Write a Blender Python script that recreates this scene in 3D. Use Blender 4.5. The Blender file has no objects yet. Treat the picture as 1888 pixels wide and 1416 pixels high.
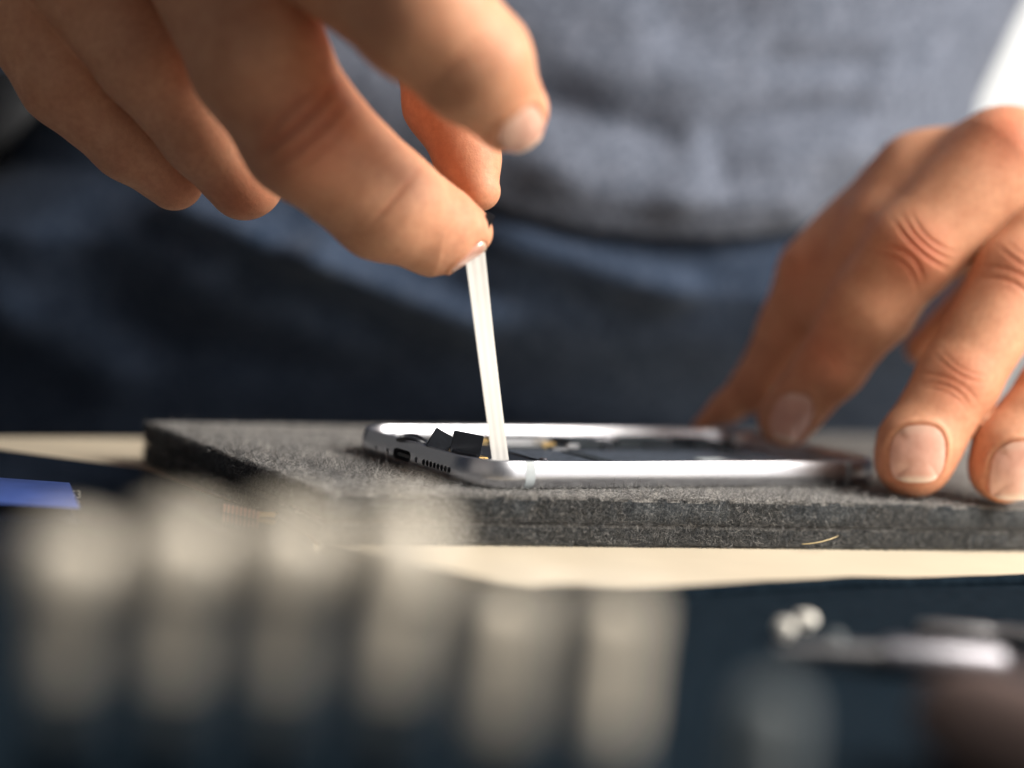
import bpy, bmesh, math, random
import numpy as np
from mathutils import Vector, Matrix, noise
random.seed(7); rng = np.random.default_rng(7)
scene = bpy.context.scene
COL = scene.collection
S = 0.00113            # one modelling unit (about a millimetre) in metres
PI = math.pi

# ------------------------------------------------------------------ camera
F = 3340.3             # focal length in pixels of a 1888-pixel-wide frame
CAMP = np.array([-228.5, -364.5, 63.46])
YAW, EL, ROLL = 0.5766, 0.0857, 0.0840
cy, sy = math.cos(YAW), math.sin(YAW)
FWD = np.array([sy*math.cos(EL), cy*math.cos(EL), -math.sin(EL)])
_r = np.array([cy, -sy, 0.0]); _u = np.cross(_r, FWD)
RGT = _r*math.cos(ROLL) + _u*math.sin(ROLL)
UPV = -_r*math.sin(ROLL) + _u*math.cos(ROLL)
cam_d = bpy.data.cameras.new('camera'); cam = bpy.data.objects.new('camera', cam_d); COL.objects.link(cam)
M = Matrix([[RGT[i], UPV[i], -FWD[i], CAMP[i]*S] for i in range(3)] + [[0, 0, 0, 1]])
cam.matrix_world = M
cam_d.sensor_width = 36; cam_d.lens = F/1888*36
cam_d.clip_start = 0.01; cam_d.clip_end = 60
cam_d.dof.use_dof = True; cam_d.dof.focus_distance = 453*S; cam_d.dof.aperture_fstop = 63.7/(19*S*1000)
scene.camera = cam

# ------------------------------------------------------------------ world and lamps
w = bpy.data.worlds.new('World'); scene.world = w; w.use_nodes = True
bg = w.node_tree.nodes['Background']; bg.inputs[0].default_value = (0.15, 0.25, 0.42, 1); bg.inputs[1].default_value = 0.075
def area(name, pos, target, sx, sy_, power, col):
    d = bpy.data.lights.new(name, 'AREA'); d.shape = 'RECTANGLE'; d.size = sx; d.size_y = sy_
    d.energy = power; d.color = col
    o = bpy.data.objects.new(name, d); COL.objects.link(o)
    o.location = Vector(pos)*S
    o.rotation_euler = (Vector(target)-Vector(pos)).to_track_quat('-Z', 'Y').to_euler()
    return o
def frame_dir(r, u, f): return RGT*r + UPV*u + FWD*f
C0 = np.array([90., 40., 30.]); P_A = CAMP + frame_dir(-40, 60, 420)
area('window_high', C0 + 760*frame_dir(.78, .54, -.30), C0, .55, .55, 14, (1, .92, .82))
area('window_front', C0 + np.array([.60, -.80, .50])*950, C0, .75, 1.25, 6.0, (1, .96, .94))
area('room_fill', CAMP + frame_dir(-330, 120, -420), P_A, 1.0, .9, .85, (1, .86, .72))
sd = bpy.data.lights.new('bits_fill_spot', 'SPOT'); sd.energy = 4.2; sd.color = (1, .94, .85); sd.spot_size = math.radians(40); sd.spot_blend = .5; sd.shadow_soft_size = .06  # added fill spot, brightens only the foreground bits
so = bpy.data.objects.new('bits_fill_spot', sd); COL.objects.link(so); _a = CAMP+frame_dir(120, 420, 60); _b = CAMP+frame_dir(-15, -32, 205)
so.location = Vector(_a)*S; so.rotation_euler = Vector(_b-_a).to_track_quat('-Z', 'Y').to_euler()
area('wall_wash', (1450, 1000, 750), (1650, 1480, 250), .5, .5, 13, (1, .98, .95))

scene.view_settings.view_transform = 'Standard'; scene.view_settings.look = 'None'
scene.view_settings.gamma = 1; scene.view_settings.use_curve_mapping = False
scene.view_settings.exposure = .25
scene.cycles.use_denoising = True
scene.cycles.max_bounces = 6

# ------------------------------------------------------------------ helpers
def P(px, py, d):      # point seen at a pixel of the 1888x1416 photograph, d units along the view axis
    return CAMP + RGT*((px-944)*d/F) - UPV*((py-708)*d/F) + FWD*d
def on_plane(px, py, axis, val):
    k = RGT*((px-944)/F) - UPV*((py-708)/F) + FWD
    t = (val-CAMP[axis])/k[axis]
    return CAMP + k*t
def tag(o, label=None, cat=None, group=None, kind=None):
    for k, v in (('label', label), ('category', cat), ('group', group), ('kind', kind)):
        if v: o[k] = v
    return o
def empty(name, loc=(0, 0, 0), **kw):
    o = bpy.data.objects.new(name, None); COL.objects.link(o); o.location = Vector(loc)*S
    o.empty_display_size = 0.01
    return tag(o, **kw)
def link(name, me, mat=None, parent=None, smooth=True):
    o = bpy.data.objects.new(name, me); COL.objects.link(o)
    if mat: me.materials.append(mat)
    if smooth: me.polygons.foreach_set('use_smooth', [True]*len(me.polygons))
    if parent:
        o.parent = parent; o.location = -Vector(parent.location) if parent.parent is None else (0, 0, 0)
    return o
def mesh_from(name, V, Fc):
    me = bpy.data.meshes.new(name); me.from_pydata([tuple(v) for v in (np.asarray(V, float)*S)], [], [tuple(map(int, f)) for f in Fc]); me.update()
    return me
def fast_mesh(name, V, Q):
    me = bpy.data.meshes.new(name); V = np.asarray(V, np.float32)*S; Q = np.asarray(Q, np.int32)
    k = Q.shape[1]
    me.vertices.add(len(V)); me.vertices.foreach_set('co', V.ravel())
    me.loops.add(Q.size); me.loops.foreach_set('vertex_index', Q.ravel())
    me.polygons.add(len(Q)); me.polygons.foreach_set('loop_start', np.arange(0, Q.size, k, dtype=np.int32))
    me.polygons.foreach_set('loop_total', np.full(len(Q), k, np.int32))
    me.update(calc_edges=True); me.validate()
    return me
class MB:
    def __init__(s): s.V = []; s.F = []
    def add(s, V, Fc):
        n = len(s.V); s.V += [tuple(map(float, v)) for v in V]; s.F += [tuple(n+i for i in f) for f in Fc]; return s
    def box(s, c, size, ax=None, bev=0.0):
        ax = np.eye(3) if ax is None else np.asarray(ax, float)
        bm = bmesh.new(); bmesh.ops.create_cube(bm, size=1)
        for v in bm.verts: v.co = Vector((v.co.x*size[0], v.co.y*size[1], v.co.z*size[2]))
        if bev: bmesh.ops.bevel(bm, geom=bm.edges[:], offset=bev, segments=2, affect='EDGES')
        bm.verts.index_update()
        V = [np.asarray(c) + ax[0]*v.co.x + ax[1]*v.co.y + ax[2]*v.co.z for v in bm.verts]
        Fc = [[v.index for v in f.verts] for f in bm.faces]; bm.free()
        return s.add(V, Fc)
    def lathe(s, base, axis, prof, n=28):
        axis = np.asarray(axis, float); axis /= np.linalg.norm(axis)
        a = np.cross(axis, [0, 0, 1.0] if abs(axis[2]) < .9 else [1.0, 0, 0]); a /= np.linalg.norm(a); b = np.cross(axis, a)
        V = []; Fc = []
        for r, h in prof:
            for k in range(n):
                t = 2*PI*k/n; V.append(np.asarray(base) + axis*h + (a*math.cos(t)+b*math.sin(t))*r)
        m = len(prof)
        for i in range(m-1):
            for k in range(n): Fc.append((i*n+k, i*n+(k+1) % n, (i+1)*n+(k+1) % n, (i+1)*n+k))
        Fc.append(tuple(range(n))[::-1]); Fc.append(tuple((m-1)*n+k for k in range(n)))
        return s.add(V, Fc)
    def tube(s, pts, rad, n=10):
        pts = [np.asarray(p, float) for p in pts]; rad = rad if hasattr(rad, '__len__') else [rad]*len(pts)
        V = []; Fc = []
        for i, p in enumerate(pts):
            t = pts[min(i+1, len(pts)-1)]-pts[max(i-1, 0)]; t /= np.linalg.norm(t)
            a = np.cross(t, [0, 0, 1.0] if abs(t[2]) < .9 else [1.0, 0, 0]); a /= np.linalg.norm(a); b = np.cross(t, a)
            for k in range(n):
                q = 2*PI*k/n; V.append(p+(a*math.cos(q)+b*math.sin(q))*rad[i])
        for i in range(len(pts)-1):
            for k in range(n): Fc.append((i*n+k, i*n+(k+1) % n, (i+1)*n+(k+1) % n, (i+1)*n+k))
        Fc.append(tuple(range(n))[::-1]); Fc.append(tuple((len(pts)-1)*n+k for k in range(n)))
        return s.add(V, Fc)
    def prism(s, poly, z0, z1):
        n = len(poly)
        V = [(x, y, z0) for x, y in poly]+[(x, y, z1) for x, y in poly]
        return s.add(V, [tuple(range(n))[::-1], tuple(range(n, 2*n))]+[(i, (i+1) % n, n+(i+1) % n, n+i) for i in range(n)])
    def build(s, name, mat, parent=None, smooth=False, fix=True):
        me = mesh_from(name, s.V, s.F)
        if fix:
            bm = bmesh.new(); bm.from_mesh(me); bmesh.ops.recalc_face_normals(bm, faces=bm.faces); bm.to_mesh(me); bm.free()
        o = link(name, me, mat, parent, smooth)
        if smooth: me.set_sharp_from_angle(angle=math.radians(40))
        return o

# ------------------------------------------------------------------ materials
def nt(name):
    m = bpy.data.materials.new(name); m.use_nodes = True
    t = m.node_tree; return m, t, t.nodes['Principled BSDF']
def N(t, kind, **kw):
    n = t.nodes.new(kind)
    for k, v in kw.items():
        if k in n.inputs: n.inputs[k].default_value = v
        else: setattr(n, k, v)
    return n
def coords(t):
    return N(t, 'ShaderNodeTexCoord').outputs['Object']
def noise_n(t, scale, detail=4, rough=.55, vec=None):
    n = N(t, 'ShaderNodeTexNoise', Scale=scale, Detail=detail, Roughness=rough)
    t.links.new(vec or coords(t), n.inputs['Vector']); return n
def ramp(t, fac, stops):
    r = N(t, 'ShaderNodeValToRGB'); e = r.color_ramp.elements
    while len(e) < len(stops): e.new(.5)
    for el, (p_, c) in zip(e, stops): el.position = p_; el.color = (*c, 1)
    t.links.new(fac, r.inputs[0]); return r
def bump(t, b, h, strength, dist):
    n = N(t, 'ShaderNodeBump', Strength=strength, Distance=dist); t.links.new(h, n.inputs['Height'])
    t.links.new(n.outputs[0], b.inputs['Normal']); return n
def simple(name, c, rough=.5, metal=0, scale=900, var=.15, bmp=.0, spec=.5, coat=0):
    m, t, b = nt(name)
    n = noise_n(t, scale)
    lo = tuple(x*(1-var) for x in c); hi = tuple(min(1, x*(1+var)) for x in c)
    r = ramp(t, n.outputs[0], [(.3, lo), (.7, hi)])
    t.links.new(r.outputs[0], b.inputs['Base Color'])
    b.inputs['Roughness'].default_value = rough; b.inputs['Metallic'].default_value = metal
    b.inputs['Specular IOR Level'].default_value = spec; b.inputs['Coat Weight'].default_value = coat
    if bmp: bump(t, b, n.outputs[0], bmp, .0004)
    return m
def skin_mat():
    m, t, b = nt('skin')
    n1 = noise_n(t, 110, 6, .65); n2 = noise_n(t, 520, 5, .7)
    a = ramp(t, n1.outputs[0], [(.3, (.60, .285, .165)), (.7, (.73, .39, .24))])
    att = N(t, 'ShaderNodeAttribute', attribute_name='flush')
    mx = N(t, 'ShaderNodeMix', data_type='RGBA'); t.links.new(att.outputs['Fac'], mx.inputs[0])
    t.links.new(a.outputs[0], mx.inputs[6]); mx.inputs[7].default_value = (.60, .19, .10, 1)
    mul = N(t, 'ShaderNodeMix', data_type='RGBA', blend_type='MULTIPLY'); mul.inputs[0].default_value = .35
    rr = ramp(t, n2.outputs[0], [(.32, (.66, .52, .50)), (.6, (1, 1, 1))])
    t.links.new(mx.outputs[2], mul.inputs[6]); t.links.new(rr.outputs[0], mul.inputs[7])
    t.links.new(mul.outputs[2], b.inputs['Base Color'])
    b.inputs['Roughness'].default_value = .56; b.inputs['Specular IOR Level'].default_value = .36
    b.inputs['Subsurface Weight'].default_value = .22; b.inputs['Subsurface Scale'].default_value = .005
    b.inputs['Subsurface Radius'].default_value = (1, .35, .18)
    v = N(t, 'ShaderNodeTexVoronoi', Scale=1500, feature='DISTANCE_TO_EDGE'); t.links.new(coords(t), v.inputs['Vector'])
    n3 = noise_n(t, 500, 4, .7)
    ad = N(t, 'ShaderNodeMath', operation='ADD'); t.links.new(v.outputs[0], ad.inputs[0]); t.links.new(n3.outputs[0], ad.inputs[1])
    bump(t, b, ad.outputs[0], .38, .00035)
    return m
def felt_mat(name, dark, mid, light, lo=.32):
    m, t, b = nt(name)
    n1 = noise_n(t, 1300, 6, .75); n2 = noise_n(t, 160, 3, .6)
    ad = N(t, 'ShaderNodeMath', operation='MULTIPLY_ADD'); t.links.new(n2.outputs[0], ad.inputs[0]); ad.inputs[1].default_value = .35
    t.links.new(n1.outputs[0], ad.inputs[2])
    r = ramp(t, ad.outputs[0], [(lo+.18, dark), (lo+.34, mid), (lo+.52, light)])
    t.links.new(r.outputs[0], b.inputs['Base Color']); b.inputs['Roughness'].default_value = .95
    b.inputs['Specular IOR Level'].default_value = .15; b.inputs['Sheen Weight'].default_value = .15
    bump(t, b, n1.outputs[0], 1.0, .0012)
    return m
def fibre_mat():
    m, t, b = nt('felt_fibre')
    att = N(t, 'ShaderNodeAttribute', attribute_name='shade')
    r = ramp(t, att.outputs['Fac'], [(0, (.012, .016, .022)), (.45, (.10, .105, .11)), (.8, (.38, .385, .39)), (1, (.82, .80, .77))])
    t.links.new(r.outputs[0], b.inputs['Base Color']); b.inputs['Roughness'].default_value = .6
    return m
def cloth_mat(name, c, c2, scale, fine=2200, spec=.2, sheen=.1):
    m, t, b = nt(name)
    n1 = noise_n(t, scale, 6, .7); n2 = noise_n(t, fine, 2, .6)
    r = ramp(t, n1.outputs[0], [(.36, c), (.62, c2)])
    t.links.new(r.outputs[0], b.inputs['Base Color']); b.inputs['Roughness'].default_value = .92
    b.inputs['Specular IOR Level'].default_value = spec; b.inputs['Sheen Weight'].default_value = sheen
    bump(t, b, n2.outputs[0], .5, .0006)
    return m
def nail_mat():
    m, t, b = nt('nail')
    n = noise_n(t, 260, 3); r = ramp(t, n.outputs[0], [(.3, (.72, .38, .29)), (.7, (.80, .47, .37))])
    att = N(t, 'ShaderNodeAttribute', attribute_name='edge')
    mx = N(t, 'ShaderNodeMix', data_type='RGBA'); t.links.new(att.outputs['Fac'], mx.inputs[0])
    t.links.new(r.outputs[0], mx.inputs[6]); mx.inputs[7].default_value = (.82, .62, .49, 1)
    t.links.new(mx.outputs[2], b.inputs['Base Color']); b.inputs['Roughness'].default_value = .26
    b.inputs['Coat Weight'].default_value = .7; b.inputs['Coat Roughness'].default_value = .12
    return m
MT = dict(
    skin=skin_mat(),
    nail=nail_mat(),
    table=simple('table_wood', (.70, .62, .48), .45, 0, 14, .07),
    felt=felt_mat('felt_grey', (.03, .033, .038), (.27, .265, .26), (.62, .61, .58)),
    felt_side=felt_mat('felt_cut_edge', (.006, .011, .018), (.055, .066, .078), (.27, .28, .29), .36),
    fibre=fibre_mat(),
    alu=simple('anodised_aluminium', (.58, .595, .64), .33, 1, 3000, .04, .04),
    alu_in=simple('machined_aluminium', (.62, .62, .66), .35, 1, 1500, .1, .1),
    band=simple('antenna_plastic', (.42, .47, .50), .5, 0, 900, .04),
    black=simple('black_plastic', (.010, .014, .022), .45, 0, 900, .2),
    board=simple('circuit_board', (.018, .026, .034), .5, 0, 1200, .5, .3),
    battery=simple('battery_wrap', (.06, .075, .10), .4, 0, 300, .4, .15),
    shield=simple('metal_shield', (.55, .56, .58), .35, 1, 800, .1),
    gold=simple('gold_contact', (.85, .62, .28), .35, 1, 900, .1),
    tab=simple('stretched_adhesive', (.60, .60, .585), .6, 0, 200, .02),
    glass=simple('black_glass', (.006, .009, .016), .12, 0, 50, .2, coat=.3),
    blue=simple('blue_film', (.08, .15, .50), .5, 0, 60, .25, coat=.1),
    grip=cloth_mat('navy_nylon', (.003, .008, .014), (.009, .017, .026), 300, spec=.04, sheen=0),
    bit=simple('cream_bit_plastic', (.90, .83, .70), .3, 0, 60, .04, coat=.6),
    steel=simple('polished_steel', (.26, .26, .29), .42, 1, 80, .05),
    dull=simple('dull_steel', (.20, .20, .21), .45, .9),
    screw_tin=simple('bright_tin', (.95, .93, .86), .45, .4, 80, .03),
    rubber=simple('grey_rubber', (.14, .165, .18), .6, 0, 80, .1),
    wood=simple('brown_wood_handle', (.15, .105, .095), .6, 0, 60, .2),
    copper=simple('copper_flex', (.55, .33, .27), .45, .3, 200, .1),
    shirt=cloth_mat('grey_heather_cotton', (.050, .066, .098), (.185, .212, .278), 300),
    navy=cloth_mat('shaded_shirt_cotton', (.006, .020, .048), (.065, .092, .150), 260),  # shirt cloth in shade, the shade put into its colour
    navy_sleeve=cloth_mat('navy_sleeve', (.008, .014, .026), (.014, .022, .036), 150),
    wall=simple('white_wall_paint', (.82, .82, .80), .8, 0, 3, .03),
)

# ------------------------------------------------------------------ the setting
o = MB().box((200, 1500, 300), (6000, 40, 3000)).build('wall', MT['wall']); tag(o, kind='structure')
o = MB().box((100, 0, -835), (6000, 5000, 20)).build('floor', simple('floor_grey', (.2, .19, .18), .6, 0, 5)); tag(o, kind='structure')
TZ = -12.5
table = empty('table', (100, 0, -820), label='cream wooden work table under the grey felt mat', cat='table')
MB().box((150, -161, TZ-12.5), (1200, 678, 25), bev=1.5).build('table_top', MT['table'], table)
for x_ in (-400, 700):
    for y_ in (-450, 130): MB().box((x_, y_, (TZ-25-825)/2), (50, 50, 825+TZ-25)).build('leg', MT['table'], table)

# ------------------------------------------------------------------ felt mat: two sheets and loose fibres
mat_o = empty('felt_mat', (80, 50, TZ), label='thick grey double-layer felt mat lying on the cream table under the open phone', cat='felt mat')
POLY = [(-38, 2.4), (250, -49.5), (252, 112), (-35, 123.5)]
def poly_resample(poly, step=2.0):
    out = []
    for i in range(len(poly)):
        a = np.array(poly[i], float); b = np.array(poly[(i+1) % len(poly)], float)
        n = max(1, int(np.linalg.norm(b-a)/step))
        for k in range(n): out.append(a+(b-a)*k/n)
    return np.array(out)
def wob(x, y, z, s=.07, a=.6): return noise.noise(Vector((x*s, y*s, z*s)))*a
def felt_layer(name, z0, z1, inset, seed):
    pts = poly_resample(POLY, 1.2); n = len(pts)
    c = pts.mean(0); V = []; Fc = []
    ctr = np.roll(pts, -1, 0)-np.roll(pts, 1, 0); nrm = np.c_[ctr[:, 1], -ctr[:, 0]]; nrm /= np.linalg.norm(nrm, axis=1)[:, None]
    rows = [(z0, -.9), (z0+.5, -.25), ((z0+z1)/2, 0), (z1-.9, -.1), (z1-.25, -.6), (z1, -1.6)]
    for z, off in rows:
        for i in range(n):
            q = pts[i]+nrm[i]*(off-inset+wob(pts[i][0], pts[i][1], z+seed, .5, .5)+wob(pts[i][0], pts[i][1], z*0+seed, .06, .8))
            V.append((q[0], q[1], z+(wob(q[0], q[1], seed, .12, .25) if z > z0+.3 else 0)))
    m = len(rows)
    for j in range(m-1):
        for i in range(n): Fc.append((j*n+i, j*n+(i+1) % n, (j+1)*n+(i+1) % n, (j+1)*n+i))
    Fc.append(tuple(range(n))[::-1]); Fc.append(tuple((m-1)*n+i for i in range(n)))
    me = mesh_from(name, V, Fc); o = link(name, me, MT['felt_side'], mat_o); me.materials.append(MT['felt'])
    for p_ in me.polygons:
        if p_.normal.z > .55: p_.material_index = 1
    me.polygons[-2].use_smooth = False; me.polygons[-1].use_smooth = False
    return o
felt_layer('felt_sheet', -6.6, -.1, 0, 3)
felt_layer('felt_sheet', -12.1, -6.9, .5, 9)
def inside_mat(x, y):
    ok = np.ones_like(x, bool)
    for i in range(4):
        a = POLY[i]; b = POLY[(i+1) % 4]
        ok &= ((b[0]-a[0])*(y-a[1])-(b[1]-a[1])*(x-a[0])) > .4
    return ok
def fibres():
    segs = 6; root = []; nrm = []; L = []; W = []; SH = []; lift = []
    # top surface, denser near the sharp band
    n = 170000
    x = rng.uniform(-38, 200, n); y = rng.uniform(-45, 118, n)
    dep = (np.c_[x, y, 0*x]-CAMP)@FWD
    keep = inside_mat(x, y) & (rng.random(n) < np.clip(1.15-np.abs(dep-455)/75, .10, 1))
    keep &= ~((x > 3) & (x < 134) & (y > 3) & (y < 64))
    x = x[keep]; y = y[keep]; k = len(x)
    root.append(np.c_[x, y, np.full(k, -.2)]); nrm.append(np.tile([0, 0, 1.], (k, 1)))
    L.append(rng.uniform(.8, 3.6, k)*(1+.6*(rng.random(k) < .08))); W.append(rng.uniform(.04, .095, k)); SH.append(rng.beta(1.1, 1.0, k)); lift.append(rng.uniform(-.02, .35, k)+.9*(rng.random(k) < .06))
    # stray hairs standing up along the phone
    k = 1500; x = rng.uniform(-12, 150, k); y = np.where(rng.random(k) < .6, rng.uniform(-9, .5, k), rng.uniform(-40, 0, k))
    lf = rng.random(k) < .25; x = np.where(lf, rng.uniform(-20, -.5, k), x); y = np.where(lf, rng.uniform(-4, 70, k), y)
    m_ = inside_mat(x, y); x = x[m_]; y = y[m_]; k = len(x)
    root.append(np.c_[x, y, np.full(k, -.2)]); nrm.append(np.tile([0, 0, 1.], (k, 1)))
    L.append(rng.uniform(1.5, 4.6, k)); W.append(rng.uniform(.045, .075, k)); SH.append(rng.uniform(.6, 1, k)); lift.append(rng.uniform(.4, 1.4, k))
    # cut front and left sides
    for (a, b), cnt in (((POLY[0], POLY[1]), 42000), ((POLY[3], POLY[0]), 9000)):
        a = np.array(a); b = np.array(b); t = rng.uniform(0, .85, cnt); z = rng.uniform(-12, -.3, cnt)
        z = np.where(np.abs(z+6.75) < .35, z+.8, z)
        p_ = a+(b-a)*t[:, None]; d = (b-a)/np.linalg.norm(b-a); nn = np.array([d[1], -d[0], 0])
        root.append(np.c_[p_, z]-nn*.25); nrm.append(np.tile(nn, (cnt, 1)))
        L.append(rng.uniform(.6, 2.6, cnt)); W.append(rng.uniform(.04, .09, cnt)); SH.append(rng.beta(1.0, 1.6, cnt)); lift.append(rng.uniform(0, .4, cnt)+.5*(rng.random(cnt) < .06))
    root = np.vstack(root); nrm = np.vstack(nrm); L = np.concatenate(L); W = np.concatenate(W); SH = np.concatenate(SH); lift = np.concatenate(lift)
    n = len(root)
    d = rng.normal(size=(n, 3)); d -= nrm*(d*nrm).sum(1)[:, None]; d /= np.linalg.norm(d, axis=1)[:, None]
    d = d+nrm*np.clip(lift, -.02, 2)[:, None]; d /= np.linalg.norm(d, axis=1)[:, None]
    curl = rng.normal(size=(n, 3))*1.0
    pts = [root]; dd = d.copy()
    for s_ in range(segs):
        dd = dd+curl/segs*1.6-nrm*(.10*np.clip(lift, 0, 1))[:, None]; dd /= np.linalg.norm(dd, axis=1)[:, None]
        q = pts[-1]+dd*(L/segs)[:, None]
        h = ((q-root)*nrm).sum(1); q = q+nrm*np.clip(.06-h, 0, 1)[:, None]*(np.arange(n)[:, None] % 7+1)/5
        pts.append(q)
    pts = np.array(pts)                       # segs+1, n, 3
    side = np.cross(d, rng.normal(size=(n, 3))); side /= np.linalg.norm(side, axis=1)[:, None]
    side2 = np.cross(d, side)
    taper = np.r_[1, 1, 1, 1, .9, .7, .3][:, None, None]
    hw = (W/2)[None, :, None]*taper
    A = pts+side[None]*hw; B = pts-side[None]*hw*.5+side2[None]*hw*.87; Cc = pts-side[None]*hw*.5-side2[None]*hw*.87
    V = np.stack([A, B, Cc], 0).transpose(2, 1, 0, 3).reshape(-1, 3)   # fibre, seg, ring
    base = (np.arange(n)*(segs+1)*3)[:, None, None]; sg = (np.arange(segs)*3)[None, :, None]
    Q = []
    for k in range(3):
        k2 = (k+1) % 3; Q.append(np.stack([base+sg+k, base+sg+k2, base+sg+3+k2, base+sg+3+k], -1).reshape(-1, 4))
    me = fast_mesh('felt_fibres', V, np.vstack(Q))
    at = me.attributes.new('shade', 'FLOAT', 'POINT'); at.data.foreach_set('value', np.repeat(SH, (segs+1)*3).astype(np.float32))
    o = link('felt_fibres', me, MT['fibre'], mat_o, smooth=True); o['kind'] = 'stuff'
fibres()
straw = []
for i in range(13):
    t = i/12; q = P(1482+62*t, 1003-4*math.sin(t*3)-8*t*t, 0); 
    b0 = on_plane(1478+68*t, 1003-15*t*t, 1, -7.6-.18*0); straw.append(b0)
for i, q in enumerate(straw):
    xx = q[0]; yy = 2.4-.18056*(xx+38)-1.0-1.2*math.sin(i/12*PI); k = (yy-CAMP[1])/(q[1]-CAMP[1]); straw[i] = CAMP+(q-CAMP)*k
o = MB().tube(straw, [.05]+[.13]*11+[.04], 6).build('loose_straw_fibre', simple('straw', (.62, .5, .27), .6), None, True)
tag(o, label='single long straw-coloured fibre clinging to the front edge of the felt mat', cat='fibre')

# ------------------------------------------------------------------ phone
PH = empty('phone', (69, 33.5, 0), label='opened silver smartphone body without its screen lying on the felt mat', cat='phone')
LX, LY, TH, RC = 138., 67., 7.1, 12.5
def outline(off, step=1.0, n=18):
    pts = []; r = RC+off
    for cx_, cy_, a0 in ((LX-RC, LY-RC, 0), (RC, LY-RC, PI/2), (RC, RC, PI), (LX-RC, RC, 1.5*PI)):
        for k in range(n+1):
            a = a0+PI/2*k/n; pts.append((cx_+r*math.cos(a), cy_+r*math.sin(a)))
    return pts
def prof(n=16):     # outer half: inset d (0 outermost) against z
    out = []; top = math.radians(24); z0 = .44*TH; b_ = (TH-z0)/math.sin(top)
    for k in range(n+1):
        a = -PI/2+(PI/2+top)*k/n
        out.append((-3.0*(1-math.cos(a)), z0*(1+math.sin(a))) if a < 0 else (-b_*(1-math.cos(a)), z0+b_*math.sin(a)))
    return out
def ring(name, mat, parent, grow=0, sel=None):
    outer = prof(); rows = [(d_+grow, z_+(grow if z_ > TH/2 else -grow)*abs(z_-TH/2)/(TH/2)) for d_, z_ in outer]
    rows += [(-1.05, TH+.1), (-1.9, TH+.1), (-2.05, TH-.05), (-2.5, TH-1.5), (-4.2, TH-1.8), (-4.4, TH-3.3), (-5.6, TH-3.5), (-5.6, 1.0), (-4.4, 0.05-grow*.5)] if sel is None else [(-3.0, TH-.6), (-3.0, .6)]
    loops = [outline(d_) for d_, z_ in rows]; n = len(loops[0]); idx = range(n) if sel is None else sel
    V = []; 
    for (d_, z_), lp in zip(rows, loops): V += [(x, y, z_) for x, y in lp]
    m = len(rows); Fc = []
    for j in range(m):
        for i in range(n): Fc.append((j*n+i, j*n+(i+1) % n, ((j+1) % m)*n+(i+1) % n, ((j+1) % m)*n+i))
    return V, Fc
V, Fc = ring('frame', None, None)
me = mesh_from('frame', V, Fc); bm = bmesh.new(); bm.from_mesh(me); bmesh.ops.recalc_face_normals(bm, faces=bm.faces); bm.to_mesh(me); bm.free()
frame = link('frame', me, MT['alu'], PH)
# cut the holes of the bottom end out of the frame
cut = MB()
HOLES = [11.9+1.78*k for k in range(8)]
for y_ in HOLES: cut.lathe((-4, y_, 3.3), (1, 0, 0), [(.78, 0), (.78, 7)], 16)
for y_ in (28.2, 43.2): cut.lathe((-4, y_, 3.3), (1, 0, 0), [(.75, 0), (.75, 5)], 16)
cut.lathe((-4, 49.5, 3.3), (1, 0, 0), [(.5, 0), (.5, 7)], 12)
def stadium(cy_, cz_, hw, r, x0, x1, n=10):
    lp = [(cy_+hw-r+r*math.cos(a), cz_+r*math.sin(a)) for a in np.linspace(-PI/2, PI/2, n)]+[(cy_-hw+r+r*math.cos(a), cz_+r*math.sin(a)) for a in np.linspace(PI/2, 1.5*PI, n)]
    k = len(lp); V = [(x0, a, b) for a, b in lp]+[(x1, a, b) for a, b in lp]
    return V, [tuple(range(k))[::-1], tuple(range(k, 2*k))]+[(i, (i+1) % k, k+(i+1) % k, k+i) for i in range(k)]
cut.add(*stadium(35.7, 3.4, 4.6, 1.45, -4, 4.2))
cutter = cut.build('cutter', None)
md = frame.modifiers.new('b', 'BOOLEAN'); md.operation = 'DIFFERENCE'; md.solver = 'EXACT'; md.object = cutter
cutter.matrix_world = Matrix.Identity(4)
bpy.context.view_layer.update()
dg = bpy.context.evaluated_depsgraph_get(); new = bpy.data.meshes.new_from_object(frame.evaluated_get(dg))
frame.modifiers.clear(); frame.data = new
new.polygons.foreach_set('use_smooth', [True]*len(new.polygons)); new.set_sharp_from_angle(angle=math.radians(38))
bpy.data.objects.remove(cutter)
MB().box((3.6, 22, 3.3), (1.2, 34, 3.0)).build('speaker_mesh', MT['black'], PH)
MB().add(*stadium(35.7, 3.3, 3.3, .45, .6, 4.0)).build('charging_port_tongue', MT['black'], PH)
for y_ in (28.2, 43.2): MB().lathe((.75, y_, 3.3), (1, 0, 0), [(.25, -.05), (.62, .12), (.62, 1.2)], 14).build('screw', MT['steel'], PH, True)
# antenna bands: thin sleeves hugging the frame
def band(x0, x1, yside):
    pr = prof(16); V = []; 
    for x in (x0, x1):
        for g in (.05, -.6):
            for d_, z_ in pr:
                off = d_+g; zz = TH/2+(z_-TH/2)*(1+g/3.6)
                V.append((x, -off if yside == 0 else LY+off, zz))
    n = len(pr); Fc = []
    A0, A1, B0, B1 = 0, n, 2*n, 3*n
    for i in range(n-1):
        Fc += [(A0+i, A0+i+1, B0+i+1, B0+i), (A1+i, B1+i, B1+i+1, A1+i+1), (A0+i, A1+i, A1+i+1, A0+i+1), (B0+i, B0+i+1, B1+i+1, B1+i)]
    Fc += [(A0, B0, B1, A1), (A0+n-1, A1+n-1, B1+n-1, B0+n-1)]
    MB().add(V, Fc).build('antenna_band', MT['band'], PH, True)
band(14.9, 17.6, 0); band(14.9, 17.6, 1); band(120.4, 123.1, 0); band(120.4, 123.1, 1)
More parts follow.
